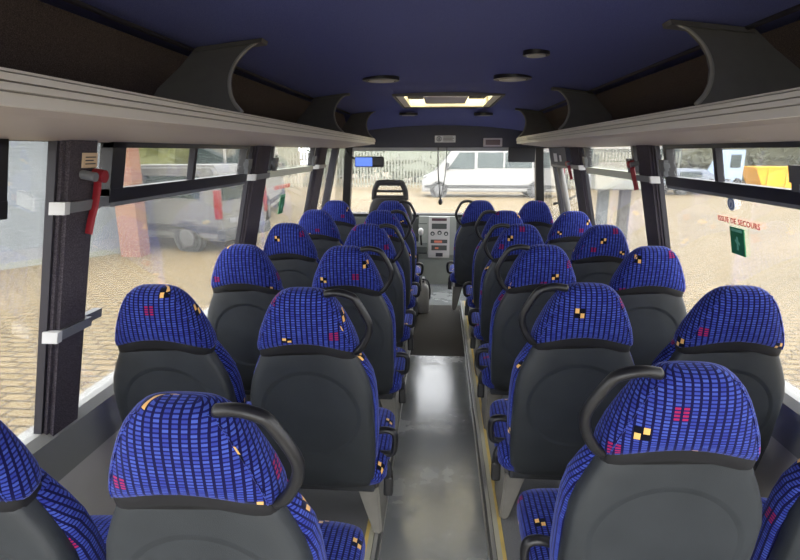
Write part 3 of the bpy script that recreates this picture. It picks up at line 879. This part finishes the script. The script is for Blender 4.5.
# ------------------------------------------------------------------ passenger seats
AN = R(12)
SA, CA = math.sin(AN), math.cos(AN)
def bf(x, n, s):                  # backrest frame to seat frame
    arch = .048 * (1 - (x / .150) ** 2) * math.exp(-((s - .545) / .05) ** 2)
    s = s + arch
    return (x, .16 + n * CA - s * SA, .28 + n * SA + s * CA)
def make_seat(a, aisle):
    """a: side of the aisle seen from the seat (+1 right, -1 left)"""
    t = thing('bus_seat', '', 'seat')
    # grey shell
    bm = bmesh.new()
    loft(bm, [(-.004, .13, -.012, .012, 4), (.0, .155, -.018, .022, 4), (.02, .180, -.026, .032, 4), (.06, .194, -.032, .034, 4), (.2, .200, -.034, .036, 5), (.33, .199, -.033, .036, 5),
              (.40, .197, -.031, .035, 5), (.45, .187, -.028, .034, 4.5), (.50, .170, -.024, .034, 4), (.53, .154, -.020, .034, 4), (.545, .148, -.018, .032, 4)], bf)
    obj('back_shell', bm, M['shell'], t, smooth=True)
    bm = bmesh.new()
    loft(bm, [(.03, .17, .03, .02, 3), (.05, .192, .028, .036, 3.5), (.2, .207, .022, .046, 4), (.33, .208, .02, .048, 4), (.40, .204, .02, .047, 4), (.45, .196, .02, .045, 4), (.50, .178, .02, .043, 3.5), (.54, .156, .018, .04, 3)], bf, seam=-1)
    obj('backrest', bm, M['fabric'], t, smooth=True)
    bm = bmesh.new()
    loft(bm, [(.528, .148, -.008, .050, 3.5), (.536, .152, -.008, .053, 3.5), (.562, .153, -.008, .054, 3.5), (.572, .150, -.008, .050, 3.5)], bf)
    obj('headrest_band', bm, M['band'], t, smooth='auto')
    bm = bmesh.new()
    H0, H1 = .550, .760
    st = []
    for (q, w, th) in ((0, .146, .044), (.025, .155, .054), (.07, .159, .060), (.15, .158, .063), (.32, .147, .063), (.46, .135, .061), (.60, .122, .058), (.72, .109, .054),
                       (.82, .096, .048), (.89, .083, .041), (.94, .070, .035), (.972, .057, .026), (.990, .046, .018), (1.0, .034, .010)):
        st.append((H0 + (H1 - H0) * q, w, -.006, th, 2.9))
    loft(bm, st, bf, 48, seam=1)
    obj('headrest', bm, M['fabric'], t, smooth=True)
    # piping seam running over the headrest shoulder
    bm = bmesh.new()
    pts = [(sx * w * 0.88, -.006 - th * .68, s) for sx in (-1,) for (s, w, _, th, e) in st[2:11]] + [(w * 0.88, -.006 - th * .68, s) for (s, w, _, th, e) in st[10:1:-1]]
    tube(bm, [bf(*p) for p in pts], .0018, 5, 2)
    obj('seam', bm, M['fabric'], t, smooth=True, uv=1)
    # cushion
    bm = bmesh.new()
    loft(bm, [(.10, .17, .325, .02, 3), (.115, .20, .325, .045, 3.5), (.16, .212, .325, .055, 4), (.40, .214, .328, .058, 4), (.49, .212, .33, .058, 4), (.535, .20, .325, .05, 3.5), (.555, .17, .315, .03, 3)],
         lambda x, y, s: (x * 1.04 + a * .012, s, y), seam=-1)
    obj('seat_cushion', bm, M['fabric'], t, smooth=True)
    obj('seat_pan', B(box, -.19, .19, .13, .50, .245, .285, .012), M['pan'], t)
    if aisle:
        bm = bmesh.new()
        P = [(.072, .756), (.110, .764), (.145, .756), (.160, .744), (.180, .708), (.196, .670), (.198, .645), (.190, .618), (.170, .585), (.150, .560)]
        nn = [-.028, -.034, -.036, -.036, -.036, -.036, -.036, -.036, -.036, -.030]
        tube(bm, [bf(a * x, n_, s) for (x, s), n_ in zip(P, nn)], .0112, 12, 5, flat=1.15)
        h = obj('grab_handle', bm, M['black'], t, smooth=True)
        bm = bmesh.new()
        x = a
        tube(bm, [(x * .195, .19, .455), (x * .225, .19, .460), (x * .250, .19, .453), (x * .258, .192, .43), (x * .256, .195, .395), (x * .249, .198, .368), (x * .23, .2, .36), (x * .20, .2, .36)], .0115, 10, 5, flat=1.3)
        obj('side_handle', bm, M['black'], t, smooth=True)
        bm = bmesh.new()
        tube(bm, [(x * .195, .19, .345), (x * .222, .182, .340), (x * .234, .172, .315), (x * .234, .170, .285)], .013, 8, 4, flat=1.2)
        box(bm, x * .234 - .017, x * .234 + .017, .157, .185, .215, .292, .008)
        obj('belt_buckle', bm, M['black'], t)
        bm = bmesh.new()
        hexa(bm, [(x * .172, .22, 0), (x * .205, .22, 0), (x * .205, .42, 0), (x * .172, .42, 0),
                  (x * .118, .16, .25), (x * .20, .16, .25), (x * .20, .44, .25), (x * .118, .44, .25)])
        bmesh.ops.bevel(bm, geom=list(bm.edges), offset=.008, segments=2, affect='EDGES')
        obj('leg', bm, M['leg'], t)
        bm = bmesh.new(); box(bm, -.19, .19, .28, .32, .22, .255)
        obj('seat_frame', bm, M['leg'], t)
    else:
        e = .40
        bm = bmesh.new()
        x0_, x1_ = (-.30, .18) if a > 0 else (-.18, .27)
        box(bm, x0_, x1_, .26, .34, .205, .25, .004)
        obj('wall_bracket', bm, M['leg'], t)
        obj('leg', B(box, min(-a * .19, -a * .155), max(-a * .19, -a * .155), .24, .38, 0, .21, .006), M['leg'], t)
    return t
ordn = ['nearest', 'second nearest', 'third nearest', 'third farthest', 'second farthest', 'farthest']
protos = {}
def place(a, aisle, x, y, lab):
    key = (a, aisle)
    if key not in protos: protos[key] = o = make_seat(a, aisle)
    else: o = copy_tree(protos[key])
    o.location = (x, y, PZ)
    o['label'] = lab
    o['group'] = 'blue checked passenger seats'
Ly = [.80, 1.50, 2.22, 2.93, 3.64, 4.36]
Ry = [.985, 1.62, 2.31, 2.99, 3.68, 4.45]
for i, y in enumerate(Ly):
    place(1, True, -.426 if i == 0 else -.402, y - (.02 if i == 0 else 0), 'blue checked bus seat with grab handle, left of the aisle, %s of its six' % ordn[i])
for i, y in enumerate(Ly):
    place(1, False, -.882 if i == 0 else -.862, y - (.045 if i == 0 else 0), 'blue checked bus seat by the left windows, no handle, %s of its six' % ordn[i])
for i, y in enumerate(Ry):
    place(-1, True, (.490, .461, .455, .455, .450, .333)[i], y, 'blue checked bus seat with grab handle, right of the aisle, %s of its six' % ordn[i])
for i, y in enumerate(Ry):
    place(-1, False, (.955, .915, .918, .912, .908, .785)[i], y, 'blue checked bus seat by the right windows, no handle, %s of its six' % ordn[i])

# fire extinguisher on the aisle floor
t = thing('fire_extinguisher', 'grey fire extinguisher standing at the left edge of the aisle', 'fire extinguisher', (-.145, 4.92, .004))
bm = bmesh.new(); loft(bm, [(0, .048, 0, .048, 2), (.01, .056, 0, .056, 2), (.22, .056, 0, .056, 2), (.26, .045, 0, .045, 2), (.285, .02, 0, .02, 2), (.31, .018, 0, .018, 2)], lambda x, y, s: (x, y, s), 24)
obj('cylinder', bm, M['ext'], t, smooth='auto')
bm = bmesh.new(); box(bm, -.012, .012, -.05, .03, .305, .32, .003); box(bm, -.012, .012, -.06, .02, .335, .348, .003); disc(bm, (0, 0, .31), (0, 0, 1), .012, .012, .03, 12)
obj('valve', bm, M['black'], t)
bm = bmesh.new(); tube(bm, [(0, .02, .32), (.04, .04, .30), (.06, .04, .22), (.06, .03, .12)], .008, 8); obj('hose', bm, M['black'], t)

# ------------------------------------------------------------------ outside
GZ = -.75
bm = bmesh.new(); box(bm, -60, 60, -30, 90, GZ - .1, GZ)
struct('ground', bm, paving_mat())

def at(bm, x, y, rz):
    bmesh.ops.transform(bm, matrix=Matrix.Translation((x, y, GZ)) @ Matrix.Rotation(rz, 4, 'Z'), verts=bm.verts)
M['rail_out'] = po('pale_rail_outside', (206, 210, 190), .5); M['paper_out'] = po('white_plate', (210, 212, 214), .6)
# left building with pale blue-grey cladding
bm = bmesh.new()
p0, p1 = Vector((-11.4, 5.6)), Vector((-7.2, 11.6))
d = (p1 - p0).normalized(); nrm = Vector((-d.y, d.x))
def slab(bm, a, b, th, z0, z1, off=0):
    A, Bv = a - nrm * off, b - nrm * off
    q = [A, Bv, Bv + nrm * th, A + nrm * th]
    hexa(bm, [(v.x, v.y, z0) for v in q] + [(v.x, v.y, z1) for v in q])
slab(bm, p0 - d * 6, p1, .7, GZ, 5.2)
bl = tag(obj('clad_building', bm, cladding_mat()), 'pale blue-grey clad building outside the left windows', 'building')
bm = bmesh.new(); slab(bm, p0 - d * 6, p1 + d * .02, .1, GZ, GZ + .12, .08); obj('kerb', bm, M['rail_out'], bl)
bm = bmesh.new(); slab(bm, p0 - d * 6, p1 + d * .02, .1, GZ + .12, GZ + .35, .05); obj('skirt', bm, M['clamp'], bl)
bm = bmesh.new(); box(bm, -7.0, -6.55, 11.0, 11.4, GZ, 4.5)
tag(obj('brick_column', bm, brick_mat()), 'orange brick column outside between the clad building and the grey van', 'column')

# vehicles ---------------------------------------------------------------
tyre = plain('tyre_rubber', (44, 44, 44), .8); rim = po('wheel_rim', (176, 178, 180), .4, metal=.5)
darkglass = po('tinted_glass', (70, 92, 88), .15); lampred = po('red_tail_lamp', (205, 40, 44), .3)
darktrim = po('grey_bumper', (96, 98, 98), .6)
def vehicle(name, lab, cat, x, y, rz, L, W, H, paint, nose, glass_spans, wheel_r=.34, trim=True, rear=True, hgt0=.28, roofcol=None):
    """x axis is forward; nose: list of (x, z) from bonnet tip up to the roof"""
    t = thing(name, lab, cat, (x, y, GZ), rz)
    prof = [(-L / 2, hgt0), (-L / 2 - .0, H * .45), (-L / 2 + .05, H * .93), (-L / 2 + .16, H)] + [(L / 2 - a, z) for a, z in nose[::-1]] + [(L / 2, hgt0)]
    bm = bmesh.new()
    n = len(prof)
    # rounded section: bottom wide, roof narrower
    def wz(z): return W / 2 * (1 - .10 * max(0, (z - H * .45) / (H * .55)) ** 1.3)
    Lf = [bm.verts.new((px, wz(pz), pz)) for px, pz in prof]; Rt = [bm.verts.new((px, -wz(pz), pz)) for px, pz in prof]
    bm.faces.new(Lf); bm.faces.new(Rt[::-1])
    for i in range(n):
        j = (i + 1) % n; bm.faces.new((Lf[i], Rt[i], Rt[j], Lf[j]))
    bmesh.ops.bevel(bm, geom=[e for e in bm.edges if abs((e.verts[0].co - e.verts[1].co).y) < .4], offset=.07, segments=3, affect='EDGES')
    obj('body', bm, paint, t, smooth='auto')
    for sy in (-1, 1):
        for (xa, xb, za, zb, sl) in glass_spans:
            bm = bmesh.new()
            P = []
            for o_ in (-.01, .015):
                for (px, pz) in ((xa, za), (xb, za), (xb - sl, zb), (xa, zb)): P.append((px, sy * (wz(pz) + o_), pz))
            hexa(bm, P); obj('side_window', bm, darkglass, t)
        for wx in (-L * .31, L / 2 - .85):
            bm = bmesh.new(); disc(bm, (wx, sy * (W / 2 - .2), wheel_r), (0, sy, 0), wheel_r + .06, wheel_r + .06, .206, 28)
            obj('wheel_arch', bm, darktrim, t)
            bm = bmesh.new(); disc(bm, (wx, sy * (W / 2 - .2), wheel_r), (0, sy, 0), wheel_r, wheel_r * .95, .23, 28)
            w_ = obj('wheel', bm, tyre, t, smooth='auto')
            bm = bmesh.new(); disc(bm, (wx, sy * (W / 2 + .03), wheel_r), (0, sy, 0), wheel_r * .62, wheel_r * .5, .012, 20)
            obj('hub_cap', bm, rim, w_)
        if trim:
            bm = bmesh.new(); box(bm, -L / 2 + .05, L / 2 - .15, sy * (W / 2 - .02) - .02, sy * (W / 2 - .02) + .035 * sy + .0, hgt0 + .18, hgt0 + .34) if sy > 0 else box(bm, -L / 2 + .05, L / 2 - .15, -W / 2 - .015, -W / 2 + .04, hgt0 + .18, hgt0 + .34)
            obj('side_trim', bm, darktrim, t)
        bm = bmesh.new(); box(bm, L / 2 - 1.35, L / 2 - 1.22, min(sy * W / 2 * .97, sy * (W / 2 + .16)), max(sy * W / 2 * .97, sy * (W / 2 + .16)), H * .50, H * .62, .02)
        obj('wing_mirror', bm, darktrim, t)
        if rear:
            bm = bmesh.new(); box(bm, -L / 2 - .02, -L / 2 + .10, min(sy * (W / 2 - .12), sy * (W / 2 + .015)), max(sy * (W / 2 - .12), sy * (W / 2 + .015)), H * .40, H * .72, .015)
            obj('tail_lamp', bm, lampred, t)
    if rear:
        for sy in (-1, 1):
            bm = bmesh.new(); box(bm, -L / 2 - .015, -L / 2 + .08, min(sy * .04, sy * (W / 2 - .2)), max(sy * .04, sy * (W / 2 - .2)), H * .60, H * .86, .01)
            obj('rear_window', bm, darkglass, t)
        obj('rear_bumper', B(box, -L / 2 - .10, -L / 2 + .1, -W / 2, W / 2, hgt0, hgt0 + .26, .03), darktrim, t)
        obj('number_plate', B(box, -L / 2 - .03, -L / 2 + .02, .1, .6, H * .34, H * .34 + .11), M['paper_out'], t)
    # windscreen
    (a0, z0), (a1, z1) = nose[-2], nose[-1]
    bm = bmesh.new()
    dx = (a1 - a0) * .1; dz = (z1 - z0) * .1
    w0, w1 = W / 2 * .88, W / 2 * .80
    xa_, za_, xb_, zb_ = L / 2 - a0 - dx, z0 + dz, L / 2 - a1 + dx, z1 - dz
    hexa(bm, [(xa_ - .02, -w0, za_ - .02), (xa_ + .015, -w0, za_ + .015), (xa_ + .015, w0, za_ + .015), (xa_ - .02, w0, za_ - .02),
              (xb_ - .02, -w1, zb_ - .02), (xb_ + .015, -w1, zb_ + .015), (xb_ + .015, w1, zb_ + .015), (xb_ - .02, w1, zb_ - .02)])
    obj('windscreen', bm, darkglass, t)
    bm = bmesh.new()
    for sy in (-1, 1): box(bm, L / 2 - .12, L / 2 + .01, min(sy * (W / 2 - .35), sy * (W / 2 - .02)), max(sy * (W / 2 - .35), sy * (W / 2 - .02)), .62, .82, .03)
    obj('headlamps', bm, M['paper_out'], t)
    return t
vnose = [(0, .75), (.08, .95), (.75, 1.16), (1.55, 1.93)]
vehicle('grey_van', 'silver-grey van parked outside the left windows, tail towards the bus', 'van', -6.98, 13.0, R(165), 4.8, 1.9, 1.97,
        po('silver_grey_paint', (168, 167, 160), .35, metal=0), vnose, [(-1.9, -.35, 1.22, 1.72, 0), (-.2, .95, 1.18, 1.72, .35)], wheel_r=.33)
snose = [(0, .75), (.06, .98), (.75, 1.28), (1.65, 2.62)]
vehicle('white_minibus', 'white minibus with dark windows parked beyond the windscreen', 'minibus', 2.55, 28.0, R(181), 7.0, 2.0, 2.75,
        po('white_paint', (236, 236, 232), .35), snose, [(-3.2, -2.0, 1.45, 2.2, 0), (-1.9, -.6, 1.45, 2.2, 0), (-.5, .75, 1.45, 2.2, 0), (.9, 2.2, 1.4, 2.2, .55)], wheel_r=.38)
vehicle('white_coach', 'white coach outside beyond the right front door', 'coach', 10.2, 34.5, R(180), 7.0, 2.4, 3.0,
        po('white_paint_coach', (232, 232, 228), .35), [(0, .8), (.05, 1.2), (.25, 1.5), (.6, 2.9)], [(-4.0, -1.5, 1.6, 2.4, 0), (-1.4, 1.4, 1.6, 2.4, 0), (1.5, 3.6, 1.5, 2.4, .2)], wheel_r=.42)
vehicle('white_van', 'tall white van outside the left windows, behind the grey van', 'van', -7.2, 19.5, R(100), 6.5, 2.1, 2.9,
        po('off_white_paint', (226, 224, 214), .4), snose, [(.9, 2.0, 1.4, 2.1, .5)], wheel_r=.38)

# fence beyond the windscreen: one thing, rails and posts, the pickets as stuff of one part
t = thing('picket_fence', 'pale metal picket fence behind the white minibus', 'fence', (0, 33, GZ))
bm = bmesh.new(); box(bm, -14, 14, -.03, .03, .25, .32); box(bm, -14, 14, -.03, .03, 1.75, 1.82); obj('rails', bm, M['rail_out'], t)
bm = bmesh.new()
x = -14
while x < 14: box(bm, x - .04, x + .04, -.06, -.03, .1, 2.2); x += .19
o = obj('pickets', bm, M['rail_out'], t); o['kind'] = 'stuff'
# outdoor posts and roof, added in place of bus pillars mirrored in the window
t = thing('reflection_posts', 'two grey posts under a pale roof, standing in for bus pillars mirrored in the right window', 'reflection_posts', (4.3, 13.0, GZ), 0)
for i, px in enumerate((-.46, .04)):
    bm = bmesh.new(); box(bm, px - .10, px + .12, -.1, .1, 0, 1.42)
    obj('post', bm, po('reflection_post_%d' % i, (150, 160, 170) if i == 0 else (128, 124, 122), .6), t)
obj('roof', B(box, -.85, .30, -.6, .9, 1.42, 1.80, .03), po('pale_roof', (226, 228, 214), .6), t)

# hedges and trees: many small leaf cards over a lumpy core
def bush(name, lab, cat, cx, cy, rx, ry, h, mat, nleaf, ls=.18, trunk=False, z0=0.0, par=None):
    t = thing(name, lab, cat, (cx, cy, GZ))
    bm = bmesh.new()
    rnd = random.Random(hash(name) % 1000 + int(cx * 7) + int(cy * 3))
    for i in range(nleaf):
        u, v = rnd.uniform(0, 2 * PI), math.acos(rnd.uniform(-1, 1))
        q = rnd.uniform(.55, 1.02)
        sx, sy, sz = math.sin(v) * math.cos(u), math.sin(v) * math.sin(u), math.cos(v)
        e = .55
        f = lambda w: math.copysign(abs(w) ** e, w)
        p = Vector((rx * f(sx) * q, ry * f(sy) * q, z0 + h / 2 + h / 2 * f(sz) * q))
        a = Vector((rnd.uniform(-1, 1), rnd.uniform(-1, 1), rnd.uniform(-1, 1))).normalized()
        b = a.orthogonal().normalized(); s = ls * rnd.uniform(.6, 1.3)
        bm.faces.new([bm.verts.new(p + a * s), bm.verts.new(p + b * s * .5), bm.verts.new(p - a * s), bm.verts.new(p - b * s * .5)])
    obj('foliage', bm, mat, t)
    bm = bmesh.new()
    bmesh.ops.create_icosphere(bm, subdivisions=4, radius=1)
    from mathutils import noise as mn
    for v_ in bm.verts:
        q = .86 + .16 * mn.noise(v_.co * 3 + Vector((cx, cy, 0)))
        f = lambda w: math.copysign(abs(w) ** .55, w)
        v_.co = Vector((rx * f(v_.co.x) * q, ry * f(v_.co.y) * q, z0 + h / 2 + h / 2 * f(v_.co.z) * q))
    obj('crown', bm, mat, t)
    bm = bmesh.new()
    tube(bm, [(0, 0, 0), (.05, 0, z0 + h * .4), (0, .05, z0 + h * .75)], .09 if not trunk else .16, 8, 3)
    obj('trunk', bm, po('bark', (96, 84, 70), .9), t)
grn = foliage_mat('grey_green_leaves', (120, 124, 104), (170, 172, 150), 3)
gr2 = foliage_mat('yellow_green_leaves', (150, 158, 96), (196, 198, 140), 3)
gr3 = foliage_mat('pale_leaves', (170, 182, 160), (205, 212, 190), 3)
for i, (x, y) in enumerate(((20.0, 42), (26.5, 47), (32.5, 41.5), (40, 46.5))):
    bush('hedge_tree', ['dull green tree outside the right windows, nearest the window pillar', 'dull green tree outside the right windows, second from the pillar',
         'dull green tree outside the right windows, above the yellow skip', 'dull green tree outside the right windows, at the picture edge'][i], 'tree', x, y, 3.5, 2.0, 5.8, grn, 3000, .24, True)
for i, (x, y) in enumerate(((-10.5, 19.5), (-14.5, 20.5))):
    bush('bushy_tree', ['yellow-green tree behind the roof of the grey van', 'yellow-green tree behind the brick column'][i], 'tree', x, y, 1.8, 1.8, 4.2, gr2, 1500, .16, True)
for i, (x, y) in enumerate(((-14, 41), (-8, 46), (-2, 41), (4, 46), (10, 41))):
    bush('pale_tree', 'pale green tree beyond the picket fence, %s' % ['far left', 'second from left', 'middle', 'second from right', 'far right'][i], 'tree', x, y, 3.25, 2.0, 6.0, gr3, 1600, .25, True)

# yellow skip and pale blue lorry panel outside on the right
t = thing('yellow_skip', 'yellow metal skip outside, under the right hopper window', 'skip', (21.8, 34.2, GZ), R(-5))
bm = bmesh.new()
hexa(bm, [(-2.6, -1, .1), (2.6, -1, .1), (2.6, 1, .1), (-2.6, 1, .1), (-3.2, -1.1, 1.35), (3.2, -1.1, 1.35), (3.2, 1.1, 1.35), (-3.2, 1.1, 1.35)])
ylw = plain('yellow_paint', (236, 170, 20), .5)
obj('body', bm, ylw, t)
bm = bmesh.new()
for i in range(6): box(bm, -2.5 + i, -2.42 + i, -1.16, -.95, .1, 1.32)
box(bm, -3.25, 3.25, -1.18, -1.05, 1.28, 1.38); obj('ribs', bm, ylw, t)
t = thing('pale_blue_lorry', 'pale blue lorry cab seen through the right hopper window', 'lorry', (16.3, 32.5, GZ), 0)
t.scale = (.62, .62, .9)
lb = plain('pale_blue_paint', (150, 168, 190), .4)
bm = bmesh.new(); prism(bm, [(-1.1, .5), (-1.1, 1.1), (-.2, 2.6), (1.1, 2.6), (1.1, .5)], 'y', -1.1, 1.1); obj('cab', bm, lb, t)
bm = bmesh.new(); box(bm, -.1, .8, -1.13, -1.08, 1.5, 2.3); obj('door_window', bm, darkglass, t)
for wx in (-.6, .7):
    for sy in (-1, 1):
        bm = bmesh.new(); disc(bm, (wx, sy * .85, .45), (0, sy, 0), .45, .43, .3, 20); obj('wheel', bm, tyre, t)
bm = bmesh.new(); box(bm, -1.2, 1.3, -1.0, 1.0, .35, .55); obj('chassis', bm, darktrim, t)
vehicle('pale_blue_car', 'low pale blue car outside beyond the nearest right pillar', 'car', 13.6, 30.5, R(15), 3.6, 1.7, 1.35, po('pale_blue_car_paint', (200, 214, 234), .4), [(0, .6), (.08, .75), (.9, .88), (1.5, 1.33)], [(-1.3, 0, .9, 1.2, 0)], wheel_r=.3)
# door mirror outside the right front door
t = thing('door_mirror', 'pale door mirror outside the right front door', 'mirror', (1.40, 5.42, 1.20))
bm = bmesh.new(); box(bm, -.06, .07, -.04, .04, -.13, .10, .02); obj('housing', bm, M['clamp'], t)
bm = bmesh.new(); box(bm, -.045, .055, -.046, -.038, -.11, .08); obj('mirror_glass', bm, M['paper_out'], t)
bm = bmesh.new(); tube(bm, [(-.04, 0, -.1), (-.14, .03, -.16), (-.26, .06, -.2)], .014, 8); obj('arm', bm, M['black'], t)

# ------------------------------------------------------------------ light
w = bpy.data.worlds.new('overcast_sky'); bpy.context.scene.world = w; w.use_nodes = True
nt = w.node_tree; nt.nodes.clear()
bg = nt.nodes.new('ShaderNodeBackground'); ow = nt.nodes.new('ShaderNodeOutputWorld')
bg.inputs[0].default_value = (.95, .97, 1.0, 1); bg.inputs[1].default_value = 3.4
nt.links.new(bg.outputs[0], ow.inputs[0])
sun = bpy.data.lights.new('sun', 'SUN'); sun.energy = 2.2; sun.angle = R(30); sun.color = (1, .95, .86)
so = bpy.data.objects.new('sun', sun); C.objects.link(so); so.rotation_euler = (R(48), R(-20), R(20))

sc = bpy.context.scene
sc.view_settings.view_transform = 'Standard'; sc.view_settings.look = 'None'
sc.view_settings.gamma = 1; sc.view_settings.use_curve_mapping = False
sc.view_settings.exposure = .72
sc.cycles.max_bounces = 10; sc.cycles.diffuse_bounces = 6; sc.cycles.transparent_max_bounces = 16
sc.cycles.use_denoising = True
